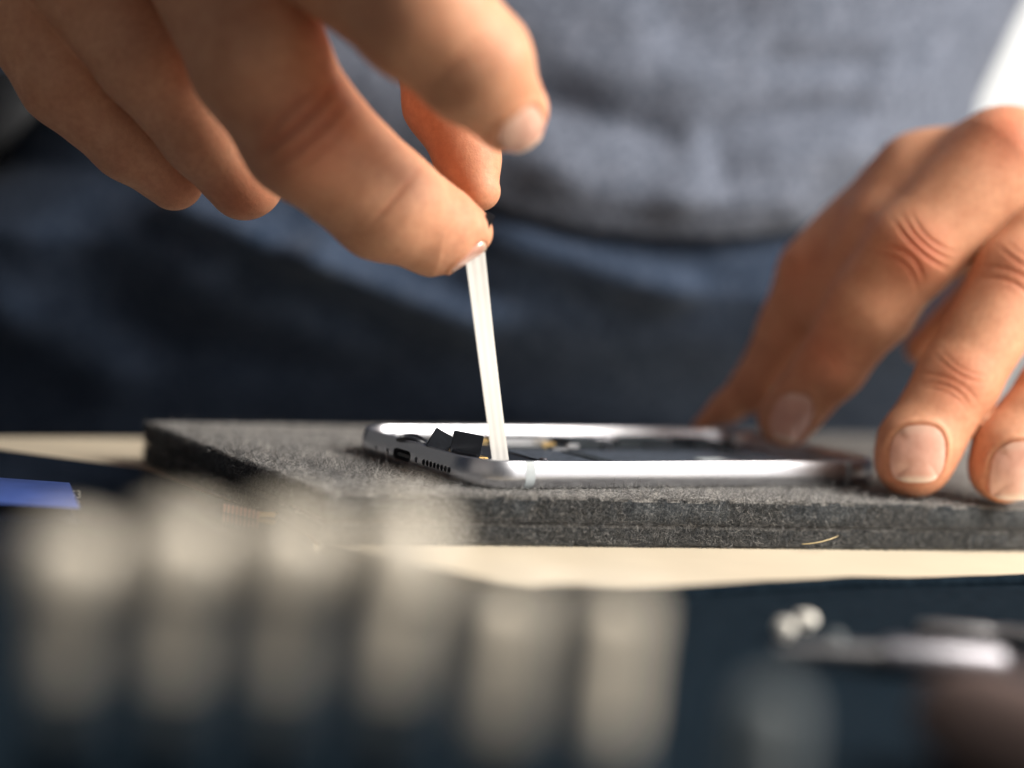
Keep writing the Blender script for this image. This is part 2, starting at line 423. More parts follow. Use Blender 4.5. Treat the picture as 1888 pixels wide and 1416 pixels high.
# inside of the housing
MB().prism(outline(-4.4), .3, .95).build('back_plate', MT['alu_in'], PH)
MB().box((72, 20.5, 3.2), (88, 24, 4.4), bev=.6).build('battery', MT['battery'], PH)
MB().box((75, 46.5, 3.0), (96, 22, 3.4), bev=.3).build('logic_board', MT['board'], PH)
for cx_, cy_, lx, ly, h in ((44, 51, 16, 9, 1.6), (66, 50, 14, 11, 1.4), (86, 52, 18, 9, 1.7), (108, 50, 12, 12, 1.5)):
    MB().box((cx_, cy_, 4.7+h/2), (lx, ly, h), bev=.2).build('shield_can', MT['shield'] if cx_ == 44 else MT['board'], PH)
MB().box((20, 33, 3.0), (22, 50, 3.8), bev=.4).build('speaker_module', MT['black'], PH)
MB().box((130-8, 33, 2.8), (12, 46, 3), bev=.4).build('camera_bracket', MT['shield'], PH)
for x_, y_ in ((12, 20), (16, 41), (26, 52), (29, 14), (13, 30), (33, 62), (52, 60), (90, 60), (62, 5.6), (98, 6.2)):
    MB().lathe((x_, y_, 5.2), (0, 0, 1), [(1.1, 0), (1.1, .6), (.8, .85)], 14).build('screw', MT['gold'] if x_ in (13, 16, 26) else MT['steel'], PH, True)
MB().box((24, 60.5, 5.3), (26, 3.2, .8), bev=.15).build('bracket', MT['shield'], PH)
MB().box((56, 61, 5.3), (12, 2.0, 1.0), bev=.15).build('bracket', MT['shield'], PH)
MB().box((14, 26, 5.0), (3.0, 15, .9), bev=.2).build('bracket', MT['gold'], PH)
MB().box((36, 5.8, 5.8), (5, 1.2, .7), bev=.15).build('bracket', MT['shield'], PH)
MB().box((84, 5.7, 6.3), (5, 1.0, .9), bev=.15).build('bracket', MT['shield'], PH)
for k in range(26):
    x_ = 30+rng.uniform(0, 92); y_ = rng.uniform(36, 60); lx, ly, h = rng.uniform(1.2, 5), rng.uniform(1, 3.5), rng.uniform(.5, 1.5)
    MB().box((x_, y_, 4.6+h/2), (lx, ly, h), bev=.1).build('chip', [MT['black'], MT['board'], MT['shield'], MT['black'], MT['gold']][k % 5], PH)
for x_, y_, lx, ly in ((47, 20, 5, 18), (84, 14, 9, 5), (100, 24, 4, 14), (118, 10, 3, 5)):
    MB().box((x_, y_, 5.55), (lx, ly, .35), bev=.08).build('battery_label', MT['board'] if lx < 6 else MT['band'], PH)
q = on_plane(1115, 806, 2, 6.4); MB().box((q[0], q[1], 6.0), (9, 3.5, 1.1), bev=.25).build('bracket', MT['alu_in'], PH)
MB().tube([(40, 4.9, 5.9), (52, 5.4, 6.2), (66, 4.9, 6.0), (80, 5.5, 6.3), (96, 5.0, 6.0)], .45, 8).build('flex_cable', MT['black'], PH, True)
# two upright black foam-backed connector flaps
def flap(px, py, d, w_, h_, tilt, twist, thick=1.3):
    c = P(px, py, d); a = RGT*math.cos(twist)+FWD*math.sin(twist); a = a*math.cos(tilt)+UPV*math.sin(tilt)
    b = UPV*math.cos(tilt)-(RGT*math.cos(twist)+FWD*math.sin(twist))*math.sin(tilt); c3 = np.cross(a, b)
    return MB().box(c, (w_, h_, thick), ax=[a, b, c3], bev=.2)
for a_ in ((812, 815, 456, 5.6, 5.4, -.55, .2), (861, 818, 452, 7.6, 5.4, -.20, -.1)):
    f_ = flap(*a_).build('connector_flap', MT['black'], PH)
c = P(760, 812, 466)
MB().tube([c+np.array([math.cos(t)*3.2, math.sin(t)*5, math.sin(t*2)*.6+0.3]) for t in np.linspace(0, 2*PI, 25)], .5, 8).build('flex_cable', MT['black'], PH, True)
MB().tube([P(835, 826, 456), P(838, 833, 452), P(850, 838, 449), P(880, 843, 446)], .8, 8).build('flex_cable', MT['black'], PH, True)

# ------------------------------------------------------------------ pulled white adhesive strip
def ribbon(rows, thick=.35, cols=17, crease=.13):
    V = []; Fc = []; n = len(rows)
    for sgn in (1, -1):
        for L_, R_ in rows:
            for j in range(cols):
                t = j/(cols-1); q = L_+(R_-L_)*t
                V.append(q-FWD*sgn*thick/2-FWD*crease*(math.sin(t*PI*5+.4)*.5)*(.6))
    o2 = n*cols
    for i in range(n-1):
        for j in range(cols-1):
            a = i*cols+j; Fc.append((a, a+1, a+cols+1, a+cols)); Fc.append((o2+a, o2+a+cols, o2+a+cols+1, o2+a+1))
    for i in range(n-1):
        a = i*cols; Fc.append((a, a+cols, o2+a+cols, o2+a)); b = a+cols-1; Fc.append((b, o2+b, o2+b+cols, b+cols))
    for j in range(cols-1):
        Fc.append((j, o2+j, o2+j+1, j+1)); b = (n-1)*cols+j; Fc.append((b, b+1, o2+b+1, o2+b))
    return MB().add(V, Fc)
rows = []
for k in range(21):
    t = k/20; py = 415+(853-415)*t
    lx_ = 850+(908-850)*t; rx = 889+(939-889)*t**.95-2.5*math.sin(PI*t); d_ = 433+(444-433)*t
    rows.append((P(lx_, py, d_-.6), P(rx, py+2, d_+1.6+1.6*math.sin(PI*t))))
strip = ribbon(rows).build('adhesive_strip', MT['tab'], None, True)
tag(strip, label='white stretched adhesive strip pulled up from the phone between thumb and finger', cat='adhesive strip')
tb = MB().box(P(899, 408, 433), (2.2, 4.2, .5), ax=[RGT*.9-UPV*.43, UPV*.9+RGT*.43, FWD], bev=.1).build('pull_tab', MT['black']); tb.parent = strip

# ------------------------------------------------------------------ hands (distance-field sculpt, in view-aligned units)
def cam3(px, py, d): return np.array([(px-944)*d/F, -(py-708)*d/F, d])
def smin(a, b, k):
    h = np.clip(.5+.5*(b-a)/k, 0, 1); return b+(a-b)*h-k*h*(1-h)
def cone(p_, a, b, ra, rb):
    ab = b-a; t = np.clip(((p_-a)@ab)/(ab@ab), 0, 1)
    q = p_-a-t[..., None]*ab
    return np.sqrt((q*q).sum(-1))-(ra+(rb-ra)*t)
class Hand:
    def __init__(s, fingers, palm, kf=.8, kp=9):
        s.f = [[(cam3(*j[:3]), j[3]) for j in f] for f in fingers]
        s.palm = [tuple((cam3(*j[:3]), j[3]) for j in b) for b in palm]; s.kf = kf; s.kp = kp
    def finger(s, p_, f):
        r = None
        for (a, ra), (b, rb) in zip(f[:-1], f[1:]):
            c_ = cone(p_, a, b, ra, rb); r = c_ if r is None else smin(r, c_, 3.0)
        return r
    def __call__(s, p_):
        g = None
        for f in s.f:
            c_ = s.finger(p_, f); g = c_ if g is None else smin(g, c_, s.kf)
        pm = None
        for b in s.palm:
            c_ = cone(p_, b[0][0], b[1][0], b[0][1], b[1][1]); pm = c_ if pm is None else smin(pm, c_, 10)
        if pm is not None: g = smin(g, pm, s.kp)
        return g
def surface(sdf, lo, hi, h):
    lo = np.array(lo, float); n = np.ceil((np.array(hi)-lo)/h).astype(int)+1
    ax = [lo[i]+h*np.arange(n[i]) for i in range(3)]
    G = np.empty(n, np.float32)
    for i in range(n[0]):
        Y, Z = np.meshgrid(ax[1], ax[2], indexing='ij')
        G[i] = sdf(np.stack([np.full_like(Y, ax[0][i]), Y, Z], -1))
    inside = G < 0
    cs = np.zeros(n-1, np.int8)
    for dx in (0, 1):
        for dy in (0, 1):
            for dz in (0, 1): cs += inside[dx:n[0]-1+dx, dy:n[1]-1+dy, dz:n[2]-1+dz]
    act = (cs > 0) & (cs < 8); idx = np.full(n-1, -1, np.int64); ids = np.argwhere(act); idx[act] = np.arange(len(ids))
    acc = np.zeros((len(ids), 3)); cnt = np.zeros(len(ids))
    corners = [(a, b, c_) for a in (0, 1) for b in (0, 1) for c_ in (0, 1)]
    val = {c_: G[ids[:, 0]+c_[0], ids[:, 1]+c_[1], ids[:, 2]+c_[2]] for c_ in corners}
    for a in corners:
        for d_ in range(3):
            if a[d_] == 0:
                b = list(a); b[d_] = 1; b = tuple(b)
                m_ = (val[a] < 0) != (val[b] < 0); t = np.where(m_, val[a]/(val[a]-val[b]+1e-12), 0)
                p_ = np.tile(np.array(a, float), (len(ids), 1)); p_[:, d_] = t
                acc[m_] += p_[m_]; cnt[m_] += 1
    V = lo+h*(ids+acc/cnt[:, None])
    Q = []
    for d_ in range(3):
        e1, e2 = [(1, 2), (2, 0), (0, 1)][d_]
        sl = [slice(1, n[k]-1) for k in range(3)]; sl[d_] = slice(0, n[d_]-1)
        sl2 = list(sl); sl2[d_] = slice(1, n[d_])
        A = inside[tuple(sl)]; B = inside[tuple(sl2)]
        for flip in (0, 1):
            m_ = (A & ~B) if flip == 0 else (~A & B); w_ = np.argwhere(m_)
            off = np.array([1, 1, 1]); off[d_] = 0; w_ = w_+off
            def g(a, b):
                q = w_.copy(); q[:, e1] -= a; q[:, e2] -= b; return idx[q[:, 0], q[:, 1], q[:, 2]]
            q = np.stack([g(1, 1), g(0, 1), g(0, 0), g(1, 0)], -1)
            Q.append(q if flip == 0 else q[:, ::-1])
    Q = np.vstack(Q); Q = Q[(Q >= 0).all(1)]
    for _ in range(3):
        nv = grad(sdf, V); V = V-nv*sdf(V)[:, None]
        s_ = np.zeros_like(V); c_ = np.zeros(len(V))
        for k in range(4):
            np.add.at(s_, Q[:, k], V[Q[:, (k+1) % 4]]+V[Q[:, k-1]]); np.add.at(c_, Q[:, k], 2)
        V = V*.5+.5*s_/np.maximum(c_, 1)[:, None]
    E = np.sort(np.vstack([Q[:, [k, (k+1) % 4]] for k in range(4)]), 1); key = E[:, 0].astype(np.int64)*len(V)+E[:, 1]
    uq, first, inv = np.unique(key, return_index=True, return_inverse=True); inv = inv.reshape(-1)
    m_ = len(Q); EV = V[E[first]].mean(1); FV = V[Q].mean(1); e0 = len(V); f0 = e0+len(EV)
    ei = e0+inv.reshape(4, m_).T; fi = f0+np.arange(m_)
    Q = np.vstack([np.stack([Q[:, k], ei[:, k], fi, ei[:, k-1]], -1) for k in range(4)]); V = np.vstack([V, EV, FV])
    nv = grad(sdf, V); V = V-nv*sdf(V)[:, None]
    return V, Q, nv
def grad(sdf, V, e=.15):
    g = np.stack([sdf(V+np.eye(3)[k]*e)-sdf(V-np.eye(3)[k]*e) for k in range(3)], -1)
    return g/np.maximum(np.linalg.norm(g, axis=1), 1e-9)[:, None]
def to_world(V): return CAMP+V[:, :1]*RGT+V[:, 1:2]*UPV+V[:, 2:3]*FWD
def nvec(v): v = np.asarray(v, float); return v/np.linalg.norm(v)
# a crease: centre (px,py,d), direction along the finger in px, half width across, sigma along, depth, bow
def apply_creases(V, nv, cr):
    disp = np.zeros(len(V))
    for px, py, d_, dx, dy, hw, sg, dp, bow in cr:
        c_ = cam3(px, py, d_); a = nvec((dx, -dy, 0)); b = np.array([-a[1], a[0], 0]); r = V-c_
        s_ = r@a; t = r@b
        near = (nv[:, 2] < .35) & (np.abs(r[:, 2]) < 20)
        disp -= near*dp*np.exp(-((s_-bow*(t/hw)**2)/sg)**2)*np.exp(-(t/hw)**4)*np.clip((.35-nv[:, 2])/.6, 0, 1)
    return disp
def nail_frame(n):   # centre on the skin, finger direction (towards the free edge), outward normal
    c_ = cam3(*n['c']); out = nvec(n['out']); ax = nvec(n['ax']); ax = nvec(ax-out*(ax@out)); sd = np.cross(out, ax)
    return c_, out, ax, sd
def nail_shape(n, u, v):  # superellipse radius
    return (np.abs(u)**2.6+np.abs(v)**2.8)**(1/2.7)
def nail_disp(V, nv, n):
    c_, out, ax, sd = nail_frame(n); r = V-c_; u = (r@ax)/n['l']; v = (r@sd)/n['w']; m_ = (nv@out > .1) & (np.abs(r@out) < 9)
    rho = nail_shape(n, u, v)
    inner = -.28*(rho < 1)
    fold = .50*np.exp(-((rho-1.16)/.13)**2)*np.clip(.65-u*.9, 0, 1)
    groove = -.35*np.exp(-((rho-1.02)/.06)**2)
    return m_*(inner+fold+groove)
def nail_mesh(sdf, n, parent):
    c_, out, ax, sd = nail_frame(n); K = 22; pts = []
    for i in range(-K, K+1):
        for j in range(-K, K+1):
            a, b = i/K, j/K
            # square to superellipse
            m_ = max(abs(a), abs(b)); rr = (abs(a)**2.6+abs(b)**2.8)**(1/2.7); k = m_/rr if rr > 1e-6 else 0
            pts.append((a*k, b*k))
    uv = np.array(pts); st = c_+out*10+uv[:, :1]*ax*n['l']+uv[:, 1:]*sd*n['w']
    p_ = st.copy()
    for _ in range(40): p_ -= out*np.clip(sdf(p_)-.22, -2, 2)[:, None]*.8
    p_ += out*np.clip(-6-((p_-c_)@out), 0, 99)[:, None]
    # a nail is stiffer than the pulp: keep it a gentle barrel lengthwise
    hh = (p_-c_)@out
    H = hh.reshape(2*K+1, 2*K+1)
    prof_v = H.mean(0); uu = np.linspace(-1, 1, 2*K+1)
    lin = np.polyfit(uu[4:-10], H[4:-10, K-4:K+5].mean(1), 1)
    stiff = (np.polyval(lin, uu)[:, None]-(uu[:, None]**2)*.25)+(prof_v-prof_v[K])[None, :]
    H2 = np.maximum(H, H*.35+stiff*.65)
    p_ = p_+out*(H2.ravel()-hh)[:, None]
    W_ = 2*K+1; V = np.vstack([p_+out*.0, p_-out*.75]); Fc = []
    for i in range(W_-1):
        for j in range(W_-1):
            a = i*W_+j; Fc.append((a, a+1, a+W_+1, a+W_)); Fc.append((W_*W_+a, W_*W_+a+W_, W_*W_+a+W_+1, W_*W_+a+1))
    rim = [j for j in range(W_)]+[i*W_+W_-1 for i in range(1, W_)]+[(W_-1)*W_+j for j in range(W_-2, -1, -1)]+[i*W_ for i in range(W_-2, 0, -1)]
    for k in range(len(rim)):
        a, b = rim[k], rim[(k+1) % len(rim)]; Fc.append((a, W_*W_+a, W_*W_+b, b))
    o = MB().add(to_world(V), Fc).build('nail', MT['nail'], parent, True)
    ed = np.clip((uv[:, 0]-.74)/.14, 0, 1)+.35*np.clip((-.62-uv[:, 0])/.2, 0, 1)
    at = o.data.attributes.new('edge', 'FLOAT', 'POINT'); at.data.foreach_set('value', np.tile(ed, 2).astype(np.float32))

# the person's right hand, pinching the strip (upper left in the photograph)
HA = Hand(
    fingers=[
        [(866, 428, 436, 5.6), (802, 421, 434, 11.0), (708, 374, 425, 13.2), (562, 248, 412, 14.6), (478, 110, 408, 15.4), (400, -60, 420, 17)],      # middle
        [(936, 206, 404, 9.0), (872, 118, 393, 12.8), (778, 22, 388, 15.0), (560, -170, 400, 18)],         # index
        [(450, 332, 446, 9.8), (378, 245, 440, 10.6), (268, 110, 434, 11.8), (150, -60, 436, 14.5)],       # ring
        [(322, 334, 458, 7.4), (238, 262, 452, 9.4), (120, 145, 446, 11.4), (30, -20, 446, 14)],          # little
        [(884, 352, 447, 5.2), (862, 290, 450, 7.8), (822, 190, 456, 10.5), (800, 20, 462, 12.5), (700, -180, 462, 16)],      # thumb
    ],
    palm=[((350, -230, 430, 20), (60, -140, 448, 17)), ((500, -330, 440, 20), (150, -330, 460, 20)), ((600, -240, 440, 17), (450, -420, 460, 20)),
          ((250, -500, 475, 22), (100, -700, 500, 21))], kf=.7, kp=8)
crA = [(556, 228, 400, .7, .75, 12, .9, .42, -2), (580, 252, 400, .7, .75, 11, .8, .33, -2), (536, 205, 400, .7, .75, 11, .8, .3, 2), (600, 272, 400, .7, .75, 9, .7, .22, -1), (726, 368, 410, .75, .6, 9, .5, .16, -1), 
       (745, 352, 415, .75, .6, 9, .6, .2, -1), (892, 110, 384, .5, .85, 9, .6, .25, -1), (880, 90, 384, .5, .85, 9, .6, .25, 1)]
nailsA = [dict(c=(864, 476, 434), ax=(.80, .50, .2), out=(.28, -.93, -.22), l=4.8, w=4.2),
          dict(c=(970, 244, 397), ax=(.60, -.72, .10), out=(.42, -.38, -.82), l=5.8, w=5.4)]
# the left hand, holding the phone down (right in the photograph)
HB = Hand(
    fingers=[
        [(1684, 848, 489, 10.4), (1694, 820, 490, 10.8), (1765, 705, 494, 11.0), (1880, 510, 500, 12.2), (2010, 290, 520, 14)],      # middle
        [(1450, 772, 531, 8.4), (1532, 672, 522, 9.9), (1606, 566, 514, 12.0), (1684, 460, 508, 13.2), (1850, 306, 512, 16.6)],    # index
        [(1852, 862, 490, 9.6), (1866, 830, 491, 10.3), (1950, 725, 496, 10.8), (2080, 560, 505, 12), (2180, 380, 528, 13)],      # ring
        [(1287, 784, 557, 1.8), (1340, 752, 556, 4.6), (1400, 708, 555, 8.0), (1462, 610, 552, 10.5), (1510, 505, 545, 12.0), (1640, 400, 545, 14)],  # thumb
    ],
    palm=[((1560, 455, 545, 11), (1700, 340, 535, 14)), ((1545, 560, 534, 11), (1640, 430, 526, 14)), ((1700, 345, 530, 14), (1858, 300, 522, 15)), ((1700, 640, 575, 5.5), (1860, 520, 570, 12)),
          ((1850, 420, 555, 18), (2150, 420, 555, 18)), ((2150, 330, 550, 20), (2350, 180, 570, 20))], kf=.7, kp=7)
crB = []
for px, py, d_, dx, dy, offs, hw, sg, dp in ((1686, 466, 496, -.68, .73, (-5.2, -3.2, -1.0, 1.6, 4.2), 9, .6, .8), (1764, 700, 484, -.5, .86, (-3.2, -1.3, .8, 2.8, 4.6), 8, .42, .30),
                                     (1882, 500, 489, -.5, .86, (-4, -1.5, 1.2, 4), 8.5, .55, .4), (1540, 640, 511, -.7, .7, (-1.5, .8, 3), 8, .5, .25),
                                     (1950, 715, 485, -.5, .85, (-2, 0, 2), 8, .45, .3)):
    for k, o_ in enumerate(offs):
        q = 6.8; n_ = math.hypot(dx, dy); crB.append((px+dx/n_*o_*q, py+dy/n_*o_*q, d_, dx, dy, hw*(.75+.25*((k*37) % 3)/2), sg*(.7+.3*((k*29) % 5)/4), dp*.9*(.6+.4*((k*53) % 4)/3), (-1.8 if o_ < 0 else 1.8)))
nailsB = [dict(c=(1693, 838, 480), ax=(-.03, -.93, -.28), out=(.10, .25, -.96), l=7.4, w=6.8),
          dict(c=(1880, 868, 481), ax=(.05, -.93, -.28), out=(.25, .25, -.93), l=7.2, w=6.8),
          dict(c=(1458, 772, 523), ax=(-.25, -.90, -.2), out=(-.02, .25, -.97), l=6.0, w=5.6)]
flA = [(575, 245, 400, 12, .7), (830, 300, 440, 16, .2), (945, 240, 398, 10, .25), (840, 440, 430, 8, .2), (440, 380, 440, 10, .5), (840, 200, 452, 16, .25), (330, 370, 452, 9, .3)]
flB = [(1690, 470, 496, 9, .95), (1765, 705, 484, 8, .7), (1870, 240, 498, 12, .8), (1530, 655, 512, 10, .6), (1640, 880, 484, 9, .35), (1760, 880, 484, 9, .3), (1880, 500, 488, 9, .6), (1830, 900, 484, 8, .4), (1475, 500, 535, 10, .4)]
person = empty('person', (110, 330, -820), label='person in a grey shirt leaning over the table and pulling a strip from the phone', cat='person')
allV = []; allQ = []; fl = []; n0 = 0
for Hh, lo, hi, cr, nl, fls in ((HA, (-150, 22, 366), (12, 190, 500), crA, nailsA, flA), (HB, (48, -44, 470), (190, 110, 590), crB, nailsB, flB)):
    V, Q, nv = surface(Hh, lo, hi, .9)
    # one subdivision-level refinement comes from the renderer-side modifier below
    disp = apply_creases(V, nv, cr)
    for n in nl: disp += nail_disp(V, nv, n)
    tt = np.array([noise.noise(Vector(v*.09)) for v in V])*.35
    V2 = V+nv*(disp+tt)[:, None]
    f_ = np.zeros(len(V))
    for px, py, d_, r_, a_ in fls: f_ += a_*np.exp(-(np.linalg.norm(V-cam3(px, py, d_), axis=1)/r_)**2)
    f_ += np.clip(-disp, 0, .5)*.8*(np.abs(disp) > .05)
    allV.append(to_world(V2)); allQ.append(Q+n0); n0 += len(V2); fl.append(np.clip(f_, 0, 1))
    for n in nl: nail_mesh(Hh, n, person)
# forearms and upper arms continue the same skin out of the frame, up to the shoulders
def limb(pts, rad):
    global n0
    m_ = MB().tube(pts, rad, 24); q = [f for f in m_.F if len(f) == 4]
    allV.append(np.array(m_.V)); allQ.append(np.array(q)+n0); n0 += len(m_.V); fl.append(np.zeros(len(m_.V)))
WA = P(250, -480, 475); WB = P(2250, 260, 560)
EA = P(-165, 200, 700); EB = P(2110, 380, 700)
SA = P(-150, -700, 780); SB = P(2060, -700, 800)
limb([WA, WA*.6+EA*.4, EA, EA*.5+SA*.5, SA], [19, 27, 33, 34, 38])
limb([WB, WB*.6+EB*.4, EB, EB*.5+SB*.5, SB], [19, 27, 33, 34, 38])
me = fast_mesh('body', np.vstack(allV), np.vstack(allQ))
at = me.attributes.new('flush', 'FLOAT', 'POINT'); at.data.foreach_set('value', np.concatenate(fl).astype(np.float32))
body = link('body', me, MT['skin'], person)

# ------------------------------------------------------------------ clothes
PHI = YAW*.8; E1 = np.array([math.cos(PHI), -math.sin(PHI), 0]); E2 = np.array([math.sin(PHI), math.cos(PHI), 0])
TC = CAMP*[1, 1, 0] + np.array([sy, cy, 0])*745 + np.array([cy, -sy, 0])*(-12); TA, TB = 196., 100.
def on_torso(px, py):
    k = RGT*((px-944)/F) - UPV*((py-708)/F) + FWD; o_ = TC-E2*TB
    q = CAMP + k*(((o_-CAMP)@E2)/(k@E2)); return np.array([(q-TC)@E1, q[2]])
def ridge_field(segs):
    R_ = []
    for x1, y1, x2, y2, wd, am in segs:
        R_.append((on_torso(x1, y1), on_torso(x2, y2), wd, am))
    def f(X, Z):
        q = np.stack([X, Z], -1); s_ = np.zeros_like(X)
        for a, b, wd, am in R_:
            ab = b-a; t = ((q-a)@ab)/(ab@ab); tc = np.clip(t, 0, 1); dd = q-a-tc[..., None]*ab
            s_ += am*np.exp(-(dd**2).sum(-1)/wd**2)
        return s_
    return f
folds = ridge_field([(1000, 310, 1250, 365, 9, 6), (1250, 365, 1480, 380, 9, 6), (1440, 112, 1620, 118, 6, -4), (1560, 160, 1740, 150, 9, 2), (1360, 236, 1600, 200, 6.5, -4.5),
    (1000, 190, 1240, 262, 7, -6), (1050, 120, 1300, 150, 10, 4), (1330, 250, 1350, 340, 4, -4), (1100, 330, 1250, 345, 5, -3), (1250, 60, 1350, 30, 9, -4), (1000, 60, 1150, 30, 9, 3), (1450, 300, 1600, 270, 8, 4)])
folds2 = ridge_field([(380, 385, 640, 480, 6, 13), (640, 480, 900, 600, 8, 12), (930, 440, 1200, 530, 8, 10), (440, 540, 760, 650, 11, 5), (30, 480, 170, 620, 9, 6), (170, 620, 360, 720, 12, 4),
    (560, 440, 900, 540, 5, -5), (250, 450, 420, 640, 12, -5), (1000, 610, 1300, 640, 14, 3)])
def sweep_cloth(name, z0, z1, grow, disp, mat, nz=130, na=300, hemf=None, wide=0):
    V = []; th = np.linspace(0, 2*PI, na, endpoint=False); Fc = []
    # spend most columns on the front
    th = -PI/2+np.sign(np.sin(th-PI))*0+th
    for lay, g0 in enumerate((0, -2.2)):
        for i in range(nz+1):
            t = i/nz
            ca, sa = np.cos(th), np.sin(th)
            X0 = TA*np.sign(ca)*np.abs(ca)**.8
            zb = np.full_like(X0, z0) if hemf is None else hemf(X0)
            Z = zb+((z1 if hemf is not None else hem(X0)+8)-zb)*t
            g = grow+g0
            ex = (TA+g+wide*np.clip((72-Z)/25, 0, 1))*np.sign(ca)*np.abs(ca)**.8; ey = (TB+g)*np.sign(sa)*np.abs(sa)**.8
            lean = np.clip(Z-60, -400, 0)*.0
            dv = disp(X0, Z)*(sa < .2)
            w2 = np.array([noise.noise(Vector((a*.018, b*.018, 3.1)))*4+noise.noise(Vector((a*.05, b*.05, 8.)))*1.6 for a, b in zip(X0, Z)])
            tp = np.interp(Z, [80, 130, 185, 300], [.91, .95, 1.06, 1.2]) if hemf is not None else 1.0+0*Z
            lx = ex*tp; ly = ey-(dv+w2)*np.clip(-sa, 0, 1)**.3
            back = np.clip((45-Z)*.75, 0, 70)
            V.append(np.outer(lx, E1)+np.outer(ly, E2)+np.stack([TC[0]+0*Z, TC[1]+back, Z], -1))
    n = na; V = np.vstack(V); L1 = (nz+1)*n
    ii, jj = np.meshgrid(np.arange(nz), np.arange(n), indexing='ij'); j2 = (jj+1) % n
    q = np.stack([ii*n+jj, ii*n+j2, (ii+1)*n+j2, (ii+1)*n+jj], -1).reshape(-1, 4)
    j = np.arange(n); k = (j+1) % n
    Q = np.vstack([q, (q+L1)[:, ::-1], np.stack([j, L1+j, L1+k, k], -1), np.stack([nz*n+j, nz*n+k, L1+nz*n+k, L1+nz*n+j], -1)])
    return link(name, fast_mesh(name, V, Q), mat, person)
hx = [on_torso(a, b) for a, b in ((300, 170), (620, 250), (800, 330), (950, 395), (1080, 425), (1250, 440), (1400, 440), (1520, 425), (1700, 380))]
hx = np.array(hx)
def hem(X): return np.interp(X, hx[:, 0], hx[:, 1])
def shirt_disp(X, Z):
    h = Z-hem(X); return folds(X, Z)+7*np.exp(-((h-18)/22)**2)
sweep_cloth('shirt', 0, 430, 5, shirt_disp, MT['shirt'], hemf=hem)
sweep_cloth('shaded_lower_shirt', -420, 150, 0, folds2, MT['navy'], nz=220, wide=34)  # lower part of the shirt, its shade painted as darker cloth
for E_, W_, S_ in ((EA, WA, SA), (EB, WB, SB)):
    m_ = E_*.55+W_*.45
    MB().tube([m_, m_*.6+E_*.4, E_, E_*.5+S_*.5, S_], [33, 38, 44, 46, 60], 28).build('sleeve', MT['navy_sleeve'], person, True)

# ------------------------------------------------------------------ removed screen lying at the left
scr = empty('phone_screen', (-100, 90, TZ), label='black glass phone screen assembly lying on the table left of the felt mat', cat='phone screen')
sp = [(-190, 240), (-47.5, 103), (-44.6, 99), (-43.6, 94), (-43.2, 60), (-45, 52), (-50, 46), (-130, 20), (-260, 150)]
sp = [(-200, 172), (-75, 137.5), (-47.5, 103.5), (-44.6, 99), (-43.6, 94), (-42.8, 62), (-41, 48), (-37.5, 31), (-39.2, 22), (-40.5, 6), (-44, -6), (-70, -26), (-150, -14), (-260, 60)]
MB().prism(sp, TZ+.1, TZ+2.3).build('glass_panel', MT['glass'], scr)
cb = MB()
for k in range(9):
    q = on_plane(414+k*7.5, 936+k*1.6, 2, TZ+3.4); cb.box(q, (.55, .5, 2.0), bev=.1)
cb.build('ribbed_contact_strip', MT['copper'], scr)
q = on_plane(492, 947, 2, TZ+2.9); MB().box(q, (4.6, 4.0, 1.1), ax=[RGT, FWD, UPV], bev=.3).build('connector', MT['gold'], scr)
# small printed characters on the glass
cu = bpy.data.curves.new('printed_code', 'FONT'); cu.body = '53'; cu.size = 2.6*S; cu.extrude = .02*S; cu.align_x = 'CENTER'
to = bpy.data.objects.new('tmp', cu); COL.objects.link(to); bpy.context.view_layer.update()
tm = bpy.data.meshes.new_from_object(to.evaluated_get(bpy.context.evaluated_depsgraph_get())); bpy.data.objects.remove(to)
to = bpy.data.objects.new('printed_code', tm); COL.objects.link(to); tm.materials.clear(); tm.materials.append(simple('print_white', (.6, .6, .55), .6))
q = on_plane(140, 918, 2, TZ+2.5); to.parent = scr
to.matrix_parent_inverse = Matrix.Identity(4)
to.matrix_basis = Matrix.Translation(Vector(q)*S-scr.location) @ Matrix([[RGT[i], UPV[i], -FWD[i], 0] for i in range(3)]+[[0, 0, 0, 1]])
# blue film curling on it
V = []; Fc = []
for s_ in (0, 1):
    for i in range(25):
        t = i/24
        for j in range(9):
            v = j/8; px = -120+248*t+19*v*t; py = 872+18*t+v*(50-4*t)+0
            q = on_plane(px, py, 2, TZ+4.0+1.0*math.sin(v*PI)*(.4+.6*t)-s_*.35); V.append(q)
for i in range(24):
    for j in range(8):
        a = i*9+j; Fc += [(a, a+1, a+10, a+9), (225+a, 225+a+9, 225+a+10, 225+a+1)]
rim = [j for j in range(9)]+[i*9+8 for i in range(1, 25)]+[24*9+j for j in range(7, -1, -1)]+[i*9 for i in range(23, 0, -1)]
for k in range(len(rim)): a, b = rim[k], rim[(k+1) % len(rim)]; Fc.append((a, 225+a, 225+b, b))
o = MB().add(V, Fc).build('protective_film', MT['blue'], None, True)
tag(o, label='translucent blue protective film curling on the black screen at the left edge', cat='plastic film')

